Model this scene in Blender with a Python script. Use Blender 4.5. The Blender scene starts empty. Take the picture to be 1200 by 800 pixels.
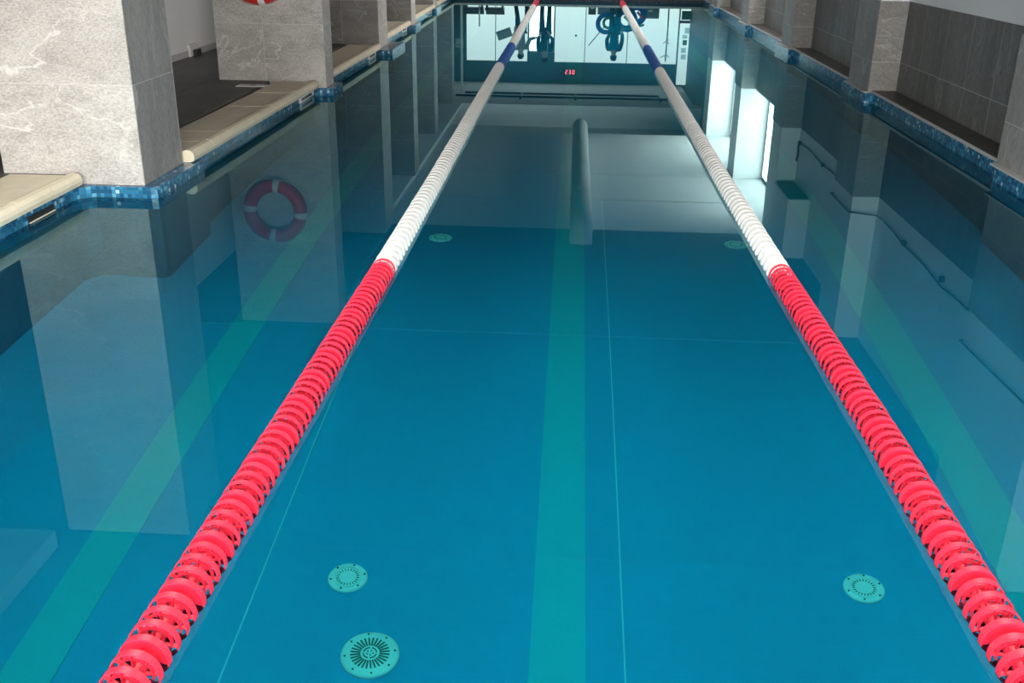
import bpy, bmesh, math, random
from mathutils import Vector, Matrix
random.seed(7)
S = bpy.context.scene
COL = S.collection

# ------------------------------------------------------------------ camera
CAM_H = 1.6
cam_d = bpy.data.cameras.new('camera'); cam = bpy.data.objects.new('camera', cam_d); COL.objects.link(cam)
cam_d.sensor_fit = 'HORIZONTAL'; cam_d.sensor_width = 36.0; cam_d.lens = 36.0 * 1173 / 1200
cam_d.clip_start = 0.05; cam_d.clip_end = 200
Rm = Matrix(((0.99807758, -0.03504654, 0.0511164), (0.06060584, 0.37937682, -0.9232552), (0.01296452, 0.92457827, 0.38077152)))
cam.matrix_world = Matrix.Translation((0, 0, CAM_H)) @ Rm.to_4x4()
S.camera = cam

# ------------------------------------------------------------------ world, exposure
w = bpy.data.worlds.new('world'); S.world = w; w.use_nodes = True
w.node_tree.nodes['Background'].inputs[0].default_value = (0.75, 0.86, 1.0, 1)
w.node_tree.nodes['Background'].inputs[1].default_value = 1.0
S.view_settings.view_transform = 'Standard'; S.view_settings.look = 'None'
S.view_settings.gamma = 1.0; S.view_settings.use_curve_mapping = False
S.view_settings.exposure = 0.35
S.cycles.use_denoising = True
S.cycles.max_bounces = 14; S.cycles.diffuse_bounces = 5; S.cycles.glossy_bounces = 6; S.cycles.transmission_bounces = 8

# ------------------------------------------------------------------ daylight entering by the windows, and added panel lights
def daylight(name, loc, rot, sx, sy, radiance, color):
    l = bpy.data.lights.new(name, 'AREA'); l.shape = 'RECTANGLE'; l.size = sx; l.size_y = sy
    l.energy = radiance * math.pi * sx * sy; l.color = color
    o = bpy.data.objects.new(name, l); COL.objects.link(o); o.location = loc; o.rotation_euler = rot
    return o
RAD_BACK, RAD_RIGHT, RAD_DOOR, RAD_LAMP = 18.0, 8.5, 2.4, 19.5
PI = math.pi
BACK_W = [(-4.4, -2.3), (-2.1, 0.2), (0.4, 2.9)]
for (a, b) in BACK_W:
    daylight('daylight_back', ((a + b) / 2, -2.42, 1.5), (PI / 2, 0, 0), b - a - .1, 1.9, RAD_BACK, (1.0, .97, .93))
WIN_R = [(15.40, 18.51), (19.32, 22.66)]
for (a, b) in WIN_R:
    daylight('daylight_right', (3.545, (a + b) / 2, 1.8), (PI / 2, 0, PI / 2), b - a - .12, 1.5, RAD_RIGHT, (1.0, .90, .83))
daylight('daylight_door', (-.98, 31.36, 1.0), (-PI / 2, 0, 0), .72, 1.6, RAD_DOOR, (.95, 1.0, 1.0))

ADDED_LAMPS = [(-1.5, 3.8), (1.5, 3.8)]      # light panels added over the near end to brighten the pool floor; fixtures below
for (a, b) in ADDED_LAMPS:
    daylight('added_panel_light', (a, b, 2.535), (0, 0, 0), 1.5, .5, RAD_LAMP, (1.0, .98, .95)).data.spread = math.radians(140)

# ------------------------------------------------------------------ materials
MATS = {}
def nt(name):
    m = bpy.data.materials.new(name); m.use_nodes = True; t = m.node_tree; t.nodes.clear()
    out = t.nodes.new('ShaderNodeOutputMaterial')
    return m, t, out
def N(t, kind, **kw):
    n = t.nodes.new(kind)
    for k, v in kw.items():
        if k.startswith('i_'):
            key = k[2:]; key = int(key) if key.isdigit() else key.replace('_', ' ')
            n.inputs[key].default_value = v
        else: setattr(n, k, v)
    return n
def c4(c): return (c[0], c[1], c[2], 1)
def plain(name, col, rough=.5, metal=0., noise=0., nscale=30., bump=0., spec=.5):
    m, t, out = nt(name); L = t.links.new
    p = N(t, 'ShaderNodeBsdfPrincipled', i_Roughness=rough, i_Metallic=metal)
    p.inputs['Specular IOR Level'].default_value = spec
    tc = N(t, 'ShaderNodeTexCoord')
    nz = N(t, 'ShaderNodeTexNoise', i_Scale=nscale, i_Detail=6.0)
    L(tc.outputs['Object'], nz.inputs['Vector'])
    mx = N(t, 'ShaderNodeMix', data_type='RGBA'); L(nz.outputs['Fac'], mx.inputs['Factor'])
    mx.inputs['A'].default_value = c4([x * (1 - noise) for x in col]); mx.inputs['B'].default_value = c4([min(1, x * (1 + noise)) for x in col])
    L(mx.outputs['Result'], p.inputs['Base Color'])
    if bump:
        b = N(t, 'ShaderNodeBump', i_Strength=bump, i_Distance=.004); L(nz.outputs['Fac'], b.inputs['Height']); L(b.outputs[0], p.inputs['Normal'])
    L(p.outputs[0], out.inputs[0]); MATS[name] = m; return m
def emit(name, col, s):
    m, t, out = nt(name); e = N(t, 'ShaderNodeEmission', i_Color=c4(col), i_Strength=s); t.links.new(e.outputs[0], out.inputs[0]); MATS[name] = m; return m
def ramp(t, pts):
    r = N(t, 'ShaderNodeValToRGB'); e = r.color_ramp.elements
    while len(e) < len(pts): e.new(.5)
    for el, (p, c) in zip(e, pts): el.position = p; el.color = c4(c)
    return r
def stone(name, dark, mid, light, vein, vein_amt=.8, stretch=(1, 1, 1), rough=.55, vscale=1.6):
    """grey mottled porcelain stone with thin white veins; coordinates are object space in metres"""
    m, t, out = nt(name); L = t.links.new
    p = N(t, 'ShaderNodeBsdfPrincipled', i_Roughness=rough); p.inputs['Specular IOR Level'].default_value = .35
    tc = N(t, 'ShaderNodeTexCoord'); mp = N(t, 'ShaderNodeMapping'); mp.inputs['Scale'].default_value = stretch
    oi = N(t, 'ShaderNodeObjectInfo'); cx = N(t, 'ShaderNodeMath', operation='MULTIPLY', i_1=37.0); L(oi.outputs['Random'], cx.inputs[0])
    L(cx.outputs[0], mp.inputs['Location'])
    L(tc.outputs['Object'], mp.inputs['Vector'])
    n1 = N(t, 'ShaderNodeTexNoise', i_Scale=4.0, i_Detail=8.0, i_Roughness=.65); L(mp.outputs[0], n1.inputs['Vector'])
    n2 = N(t, 'ShaderNodeTexNoise', i_Scale=75.0, i_Detail=4.0, i_Roughness=.75); L(mp.outputs[0], n2.inputs['Vector'])
    ad = N(t, 'ShaderNodeMix', data_type='FLOAT', i_0=.62); L(n1.outputs['Fac'], ad.inputs['A']); L(n2.outputs['Fac'], ad.inputs['B'])
    r = ramp(t, [(.40, dark), (.5, mid), (.60, light)]); L(ad.outputs['Result'], r.inputs[0])
    # veins: ridge of a warped noise
    wv = N(t, 'ShaderNodeTexNoise', i_Scale=vscale, i_Detail=5.0, i_Roughness=.5, i_Distortion=.6); L(mp.outputs[0], wv.inputs['Vector'])
    s1 = N(t, 'ShaderNodeMath', operation='SUBTRACT', i_1=.5); L(wv.outputs['Fac'], s1.inputs[0])
    s2 = N(t, 'ShaderNodeMath', operation='ABSOLUTE'); L(s1.outputs[0], s2.inputs[0])
    vr = ramp(t, [(0.0, (1, 1, 1)), (.003, (.6, .6, .6)), (.009, (0, 0, 0))]); L(s2.outputs[0], vr.inputs[0])
    pz = N(t, 'ShaderNodeTexNoise', i_Scale=1.4, i_Detail=2.0); L(mp.outputs[0], pz.inputs['Vector'])
    pr = ramp(t, [(.38, (0, 0, 0)), (.52, (1, 1, 1))]); L(pz.outputs['Fac'], pr.inputs[0])
    mu = N(t, 'ShaderNodeMath', operation='MULTIPLY'); L(vr.outputs[0], mu.inputs[0]); L(pr.outputs[0], mu.inputs[1])
    m2 = N(t, 'ShaderNodeMath', operation='MULTIPLY', i_1=vein_amt); L(mu.outputs[0], m2.inputs[0])
    mx = N(t, 'ShaderNodeMix', data_type='RGBA'); L(m2.outputs[0], mx.inputs['Factor']); L(r.outputs[0], mx.inputs['A']); mx.inputs['B'].default_value = c4(vein)
    L(mx.outputs['Result'], p.inputs['Base Color'])
    b = N(t, 'ShaderNodeBump', i_Strength=.15, i_Distance=.003); L(n2.outputs['Fac'], b.inputs['Height']); L(b.outputs[0], p.inputs['Normal'])
    L(p.outputs[0], out.inputs[0]); MATS[name] = m; return m
def mosaic(name, cols, size=.025, grout=(.30, .40, .45), gw=.07, rough=.15):
    m, t, out = nt(name); L = t.links.new
    p = N(t, 'ShaderNodeBsdfPrincipled', i_Roughness=rough)
    uv = N(t, 'ShaderNodeUVMap'); sc = N(t, 'ShaderNodeVectorMath', operation='SCALE'); sc.inputs['Scale'].default_value = 1 / size
    L(uv.outputs[0], sc.inputs[0])
    fl = N(t, 'ShaderNodeVectorMath', operation='FLOOR'); L(sc.outputs[0], fl.inputs[0])
    wn = N(t, 'ShaderNodeTexWhiteNoise', noise_dimensions='2D'); L(fl.outputs[0], wn.inputs['Vector'])
    r = ramp(t, cols); L(wn.outputs['Value'], r.inputs[0]); r.color_ramp.interpolation = 'CONSTANT'
    fr = N(t, 'ShaderNodeVectorMath', operation='FRACTION'); L(sc.outputs[0], fr.inputs[0])
    sx = N(t, 'ShaderNodeSeparateXYZ'); L(fr.outputs[0], sx.inputs[0])
    a = N(t, 'ShaderNodeMath', operation='LESS_THAN', i_1=gw); L(sx.outputs[0], a.inputs[0])
    b = N(t, 'ShaderNodeMath', operation='LESS_THAN', i_1=gw); L(sx.outputs[1], b.inputs[0])
    mm = N(t, 'ShaderNodeMath', operation='MAXIMUM'); L(a.outputs[0], mm.inputs[0]); L(b.outputs[0], mm.inputs[1])
    mx = N(t, 'ShaderNodeMix', data_type='RGBA'); L(mm.outputs[0], mx.inputs['Factor']); L(r.outputs[0], mx.inputs['A']); mx.inputs['B'].default_value = c4(grout)
    L(mx.outputs['Result'], p.inputs['Base Color'])
    bp = N(t, 'ShaderNodeBump', i_Strength=.5, i_Distance=.002, invert=True); L(mm.outputs[0], bp.inputs['Height']); L(bp.outputs[0], p.inputs['Normal'])
    L(p.outputs[0], out.inputs[0]); MATS[name] = m; return m

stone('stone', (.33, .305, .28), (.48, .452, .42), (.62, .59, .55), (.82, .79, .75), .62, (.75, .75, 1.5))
stone('stone_mid', (.19, .178, .165), (.27, .255, .238), (.35, .333, .312), (.52, .50, .47), .6, (.75, .75, 1.5))  # also carries the shade on fronts of the farther left pillars
stone('stone_dark', (.11, .114, .111), (.155, .157, .152), (.215, .215, .207), (.42, .41, .39), .5, (1, 1, .22), .5, 2.2)
stone('stone_streak', (.20, .20, .19), (.27, .268, .255), (.35, .345, .33), (.6, .58, .55), .6, (1, 1, .25), .5, 2.0)  # also carries the shade on the unlit side of the front pillar
stone('deck_stone', (.075, .072, .068), (.10, .096, .09), (.135, .13, .12), (.16, .155, .15), .3, (1, .3, 1), .5, 1.2)
stone('ledge_stone', (.05, .048, .045), (.07, .068, .062), (.095, .09, .085), (.2, .19, .18), .3, (1, .4, 1), .4, 1.2)
plain('grout', (.62, .60, .57), .8, noise=.1)
plain('grout_dark', (.17, .165, .155), .8, noise=.1)
plain('coping', (.80, .71, .53), .55, noise=.16, nscale=9, bump=.12)
plain('coping_grout', (.33, .26, .17), .85, noise=.1)
plain('white_paint', (.86, .875, .88), .6, noise=.03, nscale=6)
plain('grey_paint', (.50, .50, .49), .6, noise=.04, nscale=6)
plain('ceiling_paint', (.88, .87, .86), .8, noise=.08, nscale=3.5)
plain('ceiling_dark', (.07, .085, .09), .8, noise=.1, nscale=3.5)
plain('dark_paint', (.08, .16, .17), .6, noise=.1)
plain('dark_panel', (.02, .03, .035), .35, noise=.1)
plain('white_plastic', (.80, .80, .76), .35, noise=.03)
plain('black', (.012, .012, .014), .5)
plain('dark_metal', (.03, .033, .037), .4, .3)
plain('steel', (.55, .56, .57), .3, .9)
plain('duct_fabric', (.55, .55, .55), .8, noise=.05)
plain('pink_float', (.80, .024, .066), .45, noise=.06, nscale=12)
plain('white_float', (.83, .83, .80), .38, noise=.04)
plain('blue_float', (.008, .13, .46), .6, noise=.06, spec=.2)
plain('cable', (.35, .37, .38), .4, .5)
plain('buoy_red', (.72, .035, .03), .45, noise=.06)
plain('buoy_white', (.85, .85, .82), .5)
plain('buoy_cord', (.8, .76, .66), .7)
plain('skin', (.55, .34, .25), .5, noise=.08)
plain('hair', (.02, .015, .012), .6, noise=.2)
plain('cloth_black', (.012, .03, .035), .8, noise=.2, nscale=12)
plain('cloth_teal', (.01, .10, .13), .8, noise=.2, nscale=12)
plain('cloth_grey', (.30, .33, .32), .8, noise=.15, nscale=12)
plain('rope_blue', (.03, .20, .62), .5, noise=.2)
plain('foam_green', (.04, .42, .30), .6)
plain('foam_yellow', (.62, .66, .12), .6)
plain('foam_pink', (.80, .12, .20), .6)
plain('crate', (.10, .085, .03), .6, noise=.2)
plain('sign_green', (.01, .33, .22), .5)
plain('sign_red', (.35, .05, .07), .5)
plain('leaf', (.03, .16, .06), .5, noise=.3)
plain('floor_drain_white', (.90, .90, .93), .4, noise=.03)
plain('drain_slot', (.09, .14, .14), .7)
plain('strip_tile', (.010, .45, .58), .35, noise=.05, nscale=60)
plain('pale_line', (.22, .62, .74), .4)
mosaic('band_mosaic', [(0, (.012, .09, .19)), (.25, (.018, .13, .26)), (.5, (.025, .17, .32)), (.75, (.045, .24, .41)), (.90, (.12, .36, .50)), (.97, (.42, .60, .68))], grout=(.05, .13, .19))
mosaic('navy_mosaic', [(0, (.002, .008, .02)), (.4, (.004, .018, .045)), (.75, (.008, .035, .075)), (.95, (.03, .10, .17))], grout=(.01, .03, .05), rough=.5)
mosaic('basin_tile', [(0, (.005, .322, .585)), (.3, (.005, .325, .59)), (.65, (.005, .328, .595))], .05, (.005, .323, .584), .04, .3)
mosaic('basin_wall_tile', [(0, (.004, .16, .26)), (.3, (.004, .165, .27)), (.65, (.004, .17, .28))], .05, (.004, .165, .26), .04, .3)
emit('frosted', (1.0, .93, .87), 1.15)
emit('sky_pane', (.93, .98, 1.0), 1.0)
emit('sky_pane_back', (1.0, .97, .93), 1.0)
emit('added_lamp_panel', (1.0, .98, .95), 2.0)
emit('door_pane', (.95, 1.0, 1.0), 1.5)
emit('paper_glow', (.80, .86, .84), .55)  # glow put into the paper notices so they read as backlit
emit('clock_red', (1.0, .10, .16), 4.0)
def mk_water():
    m, t, out = nt('water'); L = t.links.new
    fr = N(t, 'ShaderNodeFresnel', i_IOR=1.333)
    rf = N(t, 'ShaderNodeBsdfRefraction', i_Roughness=0.0, i_IOR=1.333); rf.inputs['Color'].default_value = (.26, .95, .93, 1)
    gl = N(t, 'ShaderNodeBsdfGlossy', i_Roughness=0.0); gl.inputs['Color'].default_value = (.62, .96, 1, 1)
    mx = N(t, 'ShaderNodeMixShader'); L(fr.outputs[0], mx.inputs[0]); L(rf.outputs[0], mx.inputs[1]); L(gl.outputs[0], mx.inputs[2])
    L(mx.outputs[0], out.inputs[0]); MATS['water'] = m
mk_water()

# ------------------------------------------------------------------ mesh helpers
class MB:
    def __init__(s): s.bm = bmesh.new(); s.smooth = False
    def box(s, x0, x1, y0, y1, z0, z1, M=None, bev=0):
        v = [s.bm.verts.new(p) for p in ((x0, y0, z0), (x1, y0, z0), (x1, y1, z0), (x0, y1, z0), (x0, y0, z1), (x1, y0, z1), (x1, y1, z1), (x0, y1, z1))]
        if M is not None:
            for q in v: q.co = M @ q.co
        f = [s.bm.faces.new([v[i] for i in q]) for q in ((3, 2, 1, 0), (4, 5, 6, 7), (0, 1, 5, 4), (1, 2, 6, 5), (2, 3, 7, 6), (3, 0, 4, 7))]
        if bev:
            es = list({e for g in f for e in g.edges})
            bmesh.ops.bevel(s.bm, geom=es, offset=bev, segments=2, profile=.5, affect='EDGES')
        return s
    def ring(s, pts): return [s.bm.verts.new(p) for p in pts]
    def loft(s, rings, close=True, capa=True, capb=True, loop=False):
        rs = [s.ring(r) for r in rings]; n = len(rs[0]); k = len(rs)
        for i in range(k if loop else k - 1):
            a, b = rs[i], rs[(i + 1) % k]
            for j in range(n if close else n - 1):
                s.bm.faces.new((a[j], a[(j + 1) % n], b[(j + 1) % n], b[j]))
        if not loop:
            if capa: s.bm.faces.new(list(reversed(rs[0])))
            if capb: s.bm.faces.new(rs[-1])
        return s
    def tube(s, path, r, n=10, caps=True, loop=False):
        P = [Vector(p) for p in path]; k = len(P); rings = []
        rr = r if isinstance(r, (list, tuple)) else [r] * k
        up = None
        for i in range(k):
            if loop: d = P[(i + 1) % k] - P[i - 1]
            else: d = P[min(i + 1, k - 1)] - P[max(i - 1, 0)]
            d.normalize()
            if up is None: up = Vector((0, 0, 1)) if abs(d.z) < .9 else Vector((1, 0, 0))
            a = d.cross(up); a.normalize(); up = a.cross(d)
            rings.append([P[i] + rr[i] * (math.cos(2 * PI * j / n) * a + math.sin(2 * PI * j / n) * up) for j in range(n)])
        return s.loft(rings, True, caps, caps, loop)
    def lathe(s, prof, n=32, M=None, loop=False, capa=True, capb=True):
        """profile (r, z) turned about z"""
        rings = []
        for r, z in prof:
            rings.append([(M @ Vector((r * math.cos(2 * PI * j / n), r * math.sin(2 * PI * j / n), z))) if M is not None else (r * math.cos(2 * PI * j / n), r * math.sin(2 * PI * j / n), z) for j in range(n)])
        return s.loft(rings, True, capa, capb, loop)
    def prism(s, poly, z0, z1):
        a = s.ring([(x, y, z0) for x, y in poly]); b = s.ring([(x, y, z1) for x, y in poly]); n = len(poly)
        for i in range(n): s.bm.faces.new((a[i], a[(i + 1) % n], b[(i + 1) % n], b[i]))
        s.bm.faces.new(list(reversed(a))); s.bm.faces.new(b); return s
    def mesh(s, name, recalc=True):
        if recalc: bmesh.ops.recalc_face_normals(s.bm, faces=s.bm.faces[:])
        uvl = s.bm.loops.layers.uv.new('UVMap')
        for f in s.bm.faces:
            n = f.normal; ax = max(range(3), key=lambda i: abs(n[i]))
            for l in f.loops:
                c = l.vert.co
                l[uvl].uv = (c.y, c.z) if ax == 0 else ((c.x, c.z) if ax == 1 else (c.x, c.y))
            f.smooth = s.smooth
        me = bpy.data.meshes.new(name); s.bm.to_mesh(me); s.bm.free(); return me
    def build(s, name, mat, parent=None, smooth=False, loc=None, recalc=True):
        s.smooth = smooth; me = s.mesh(name, recalc); me.materials.append(MATS[mat])
        return link(name, me, parent, loc)
def link(name, me, parent=None, loc=None, M=None):
    o = bpy.data.objects.new(name, me); COL.objects.link(o)
    if parent is not None: o.parent = parent
    if loc is not None: o.location = loc
    if M is not None: o.matrix_local = M
    return o
def tag(o, label=None, cat=None, group=None, kind=None):
    if label: o['label'] = label
    if cat: o['category'] = cat
    if group: o['group'] = group
    if kind: o['kind'] = kind
    return o
def empty(name, loc=(0, 0, 0), rz=0):
    o = bpy.data.objects.new(name, None); COL.objects.link(o); o.location = loc; o.rotation_euler = (0, 0, rz); o.empty_display_size = .1; return o
def bx(name, mat, x0, x1, y0, y1, z0, z1, parent=None, bev=0):
    """box whose origin is its own base centre"""
    c = Vector(((x0 + x1) / 2, (y0 + y1) / 2, z0))
    p = c - (parent.location if parent is not None else Vector())
    return MB().box(x0 - c.x, x1 - c.x, y0 - c.y, y1 - c.y, 0, z1 - z0, bev=bev).build(name, mat, parent, loc=p)
def receiver(o): return o

# ------------------------------------------------------------------ dimensions (metres; z = 0 is the water)
NEAR, FAR, DEPTH = .4, 25.6, 1.6
DECK, BAND = .13, .07
CEIL = 2.9
LEFT = [(-3.08, NEAR), (-3.08, 5.90), (-3.055, 5.975), (-2.98, 6.03), (-2.62, 6.03), (-2.585, 6.045), (-2.575, 6.09), (-2.575, 6.86), (-2.67, 6.86), (-2.64, 10.3),
        (-2.47, 10.3), (-2.44, 10.33), (-2.44, 10.76), (-2.68, 10.76), (-2.66, 13.85), (-2.47, 13.85), (-2.44, 13.88), (-2.44, 14.93), (-2.80, 14.93), (-2.83, 17.55),
        (-2.70, 17.55), (-2.68, 17.58), (-2.70, 18.3), (-2.90, 18.3), (-2.94, 21.5), (-2.86, 21.5), (-2.84, 21.53), (-2.84, 22.3), (-2.97, 22.3), (-3.0, FAR)]
RIGHT = [(3.07, NEAR), (3.07, 5.8), (3.01, 5.83), (2.99, 5.9), (2.99, 7.16), (3.01, 7.24), (3.07, 7.34), (3.07, 10.46), (3.055, 10.56), (2.985, 10.60), (2.975, 10.64), (2.975, 11.5), (3.07, 11.5), (3.07, 14.5), (3.05, 14.6),
         (2.99, 14.64), (2.99, 15.62), (3.07, 15.66), (3.07, 18.38), (3.05, 18.46), (2.99, 18.5), (2.99, 19.46), (3.07, 19.5), (3.07, 22.58), (3.05, 22.66), (2.97, 22.7), (2.97, 23.5), (3.05, 23.5), (3.05, FAR)]

# ------------------------------------------------------------------ pool basin and water
basin = empty('pool_basin', (0, 12, -DEPTH)); tag(basin, 'blue tiled swimming pool basin below the deck', kind='structure')
def abs_part(o):
    if o.parent is not None: o.location = o.location - o.parent.location
    return o
def part(mb, name, mat, parent, smooth=False):
    o = mb.build(name, mat, None, smooth); o.parent = parent; o.location = -parent.location; return o
m = MB(); m.box(-3.5, 3.5, NEAR - .1, FAR + .1, -DEPTH - .1, -DEPTH); receiver(part(m, 'basin_floor', 'basin_tile', basin))
def side_strip(prof, z0, z1, out, cap):
    mb = MB(); rows = [[mb.bm.verts.new((x, y, z)) for x, y in prof] for z in (z0, z1)]
    for i in range(len(prof) - 1): mb.bm.faces.new((rows[0][i], rows[0][i + 1], rows[1][i + 1], rows[1][i]))
    if cap:
        oo = [mb.bm.verts.new((out, y, z1)) for x, y in prof]
        for i in range(len(prof) - 1):
            if prof[i][1] != prof[i + 1][1]: mb.bm.faces.new((rows[1][i], rows[1][i + 1], oo[i + 1], oo[i]))
            else: mb.bm.faces.new((rows[1][i], rows[1][i + 1], oo[i]))
    return mb
for prof, out, n in ((LEFT, -3.6, 'left'), (RIGHT, 3.35, 'right')):
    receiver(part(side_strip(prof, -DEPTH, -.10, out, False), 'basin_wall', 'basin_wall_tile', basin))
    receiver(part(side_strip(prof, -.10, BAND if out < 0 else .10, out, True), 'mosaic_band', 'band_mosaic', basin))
m = MB(); m.box(-3.6, 3.6, FAR, FAR + .1, -DEPTH, -.10); receiver(part(m, 'basin_wall', 'basin_wall_tile', basin))
m = MB(); m.box(-3.6, 3.6, FAR, FAR + .12, -.10, .08); receiver(part(m, 'mosaic_band', 'navy_mosaic', basin))
m = MB(); m.box(-3.6, 3.6, NEAR - .1, NEAR, -DEPTH, .07); receiver(part(m, 'basin_wall', 'basin_wall_tile', basin))
for x0, x1, nm in ((-1.975, -1.785, 'lane_marking'), (-.085, .125, 'lane_marking'), (1.80, 2.02, 'lane_marking')):
    m = MB(); m.box(x0, x1, NEAR + .8, FAR - 1.5, -DEPTH, -DEPTH + .006); receiver(part(m, nm, 'strip_tile', basin))
for x, ye in ((-1.205, 6.5), (.272, 8.0)):
    m = MB(); m.box(x - .0028, x + .0028, NEAR + .3, ye, -DEPTH, -DEPTH + .004); receiver(part(m, 'pale_line', 'pale_line', basin))  # thin pale lines along the pool floor
mb = MB(); ring = [(x, y, 0) for x, y in LEFT] + [(x, y, 0) for x, y in reversed(RIGHT)]
vs = mb.ring(ring); fc = mb.bm.faces.new(vs); bmesh.ops.triangulate(mb.bm, faces=[fc])
water = mb.build('pool_water', 'water'); tag(water, 'still clear teal water filling the swimming pool', 'water', kind='stuff')
if water.data.polygons[0].normal.z < 0: water.data.flip_normals()

# main drains and inlets on the pool floor
def drain_thing(x, y, r, label, big, group=None):
    t = empty('floor_drain' if big else 'floor_inlet', (x, y, -DEPTH))
    tag(t, label, 'drain' if big else 'inlet', group)
    m = MB(); m.lathe([(r, 0), (r * .99, .008), (r * .93, .016), (r * .66, .018 if big else .014), (.001, .019 if big else .010)], 40); receiver(m.build('cover', 'floor_drain_white', t, True))
    m = MB()
    if big:
        for k in range(28):
            M = Matrix.Rotation(2 * PI * k / 28, 4, 'Z'); m.box(r * .32, r * .66, -.0032, .0032, .017, .0205, M)
        for k in range(20):
            if k % 5 == 0: continue
            M = Matrix.Rotation(2 * PI * k / 20, 4, 'Z') @ Matrix.Translation((r * .22, 0, 0)); m.box(-.0022, .0022, -.0042, .0042, .018, .0215, M)
        for k in range(5):
            M = Matrix.Rotation(2 * PI * k / 5, 4, 'Z') @ Matrix.Translation((r * .10, 0, 0)); m.box(-.003, .003, -.002, .002, .018, .0215, M)
    else:
        for k in range(22):
            M = Matrix.Rotation(2 * PI * k / 22, 4, 'Z'); m.box(r * .44, r * .58, -.0018, .0018, .012, .0155, M)
        rim = MB(); rim.lathe([(r * .74, .012), (r * .72, .0215), (r * .65, .0215), (r * .63, .012)], 36, loop=True); rim.build('rim', 'floor_drain_white', t)
    receiver(m.build('slots', 'drain_slot', t))
    for k in range(8 if big else 6):
        a = 2 * PI * (k + .3) / (8 if big else 6)
        m = MB(); m.lathe([(.0045, 0), (.0045, .0042), (.001, .005)], 8); receiver(m.build('screw', 'drain_slot', t, loc=(r * .84 * math.cos(a), r * .84 * math.sin(a), .0145)))
    return t
drain_thing(-.685, 3.00, .112, 'large round slotted drain cover on the blue pool floor', True)
GI = 'small round inlets on the pool floor'
drain_thing(-.85, 3.39, .082, 'small round inlet cover on the pool floor beside the large slotted drain', False, GI)
drain_thing(1.25, 3.45, .082, 'small round inlet cover alone near the red end of a lane rope', False, GI)
drain_thing(-.92, 7.0, .085, 'small round inlet cover under the white floats beside the lifebuoy side lane rope', False, GI)
drain_thing(1.22, 7.03, .085, 'small round inlet cover under the white floats beside the window side lane rope', False, GI)

# ------------------------------------------------------------------ deck
floor = empty('floor', (-4, 12, DECK)); tag(floor, 'dark grey stone tiled deck around the pool', kind='structure')
m = MB(); m.box(-5.0, -3.1, -2.5, 31.5, DECK - .12, DECK - .006); part(m, 'floor_base', 'grout_dark', floor)
tile_me = MB().box(-.298, .298, -.298, .298, -.012, 0).mesh('tile'); tile_me.materials.append(MATS['deck_stone'])
for i in range(3):
    for j in range(53):
        x, y = -3.40 - .6 * i, .1 + .6 * j
        link('tile', tile_me, floor, (x + 4, y - 12, 0))
m = MB(); m.box(-3.1, 3.3, FAR + .42, 31.5, DECK - .12, DECK); part(m, 'floor_base', 'deck_stone', floor)
m = MB(); m.box(-3.1, 3.3, -2.5, NEAR - .02, DECK - .12, DECK); part(m, 'floor_base', 'deck_stone', floor)

# ------------------------------------------------------------------ coping stones
NOSE = [(.035, .072), (.006, .082), (0, .108), (.004, .132), (.022, .152), (.052, .158), (.082, .151), (.108, .139), (.45, .138), (.45, .072)]
def coping(n, x_a, y_a, x_b, y_b, label, count, width=.45):
    """x: lip position; stones run from y_a to y_b"""
    t = empty('trim_%d' % n, (x_a, y_a, .07)); tag(t, label, kind='structure')
    m = MB(); L = y_b - y_a
    m.prism([(x_a - .06, y_a + .01), (x_b - .06, y_b - .01), (x_b - width + .005, y_b - .01), (x_a - width + .005, y_a + .01)], .071, .133); part(m, 'mortar_bed', 'coping_grout', t)
    for k in range(count):
        ya = y_a + L * k / count + .003; yb = y_a + L * (k + 1) / count - .003
        f = lambda y: x_a + (x_b - x_a) * (y - y_a) / L
        dz = random.uniform(-.0015, .0015)
        m = MB(); m.loft([[(f(y) - u * width / .45, y, z + dz) for u, z in NOSE] for y in (ya, yb)])
        o = m.build('coping_stone', 'coping'); o.parent = t; o.location = -t.location
coping(1, -3.015, NEAR, -3.045, 6.02, 'cream bullnose coping leading up to the pale front pillar', 15, .46)
coping(2, -2.60, 6.76, -2.575, 10.28, 'cream bullnose coping between front pillar and lifebuoy pillar', 9, .43)
coping(3, -2.60, 10.72, -2.59, 13.83, 'cream bullnose coping just beyond the lifebuoy pillar', 8, .43)
coping(4, -2.72, 14.80, -2.75, 17.53, 'cream bullnose coping between the third and fourth wall pillars', 7, .43)
coping(5, -2.82, 18.0, -2.86, 21.48, 'cream bullnose coping between the fourth and fifth wall pillars', 9, .43)
coping(6, -2.90, 22.1, -2.93, 25.5, 'cream bullnose coping running to the far end', 9, .43)
m = MB(); m.prism([(-3.6, FAR + .0), (3.3, FAR + .0), (3.3, FAR + .42), (-3.6, FAR + .42)], .08, DECK); t = m.build('trim_7', 'grey_paint'); tag(t, 'pale stone coping along the far end of the pool', kind='structure')
m = MB(); m.box(-3.08, -2.998, 25.5, 25.6, .071, .128); o = m.build('coping_stone', 'coping', t)

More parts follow.
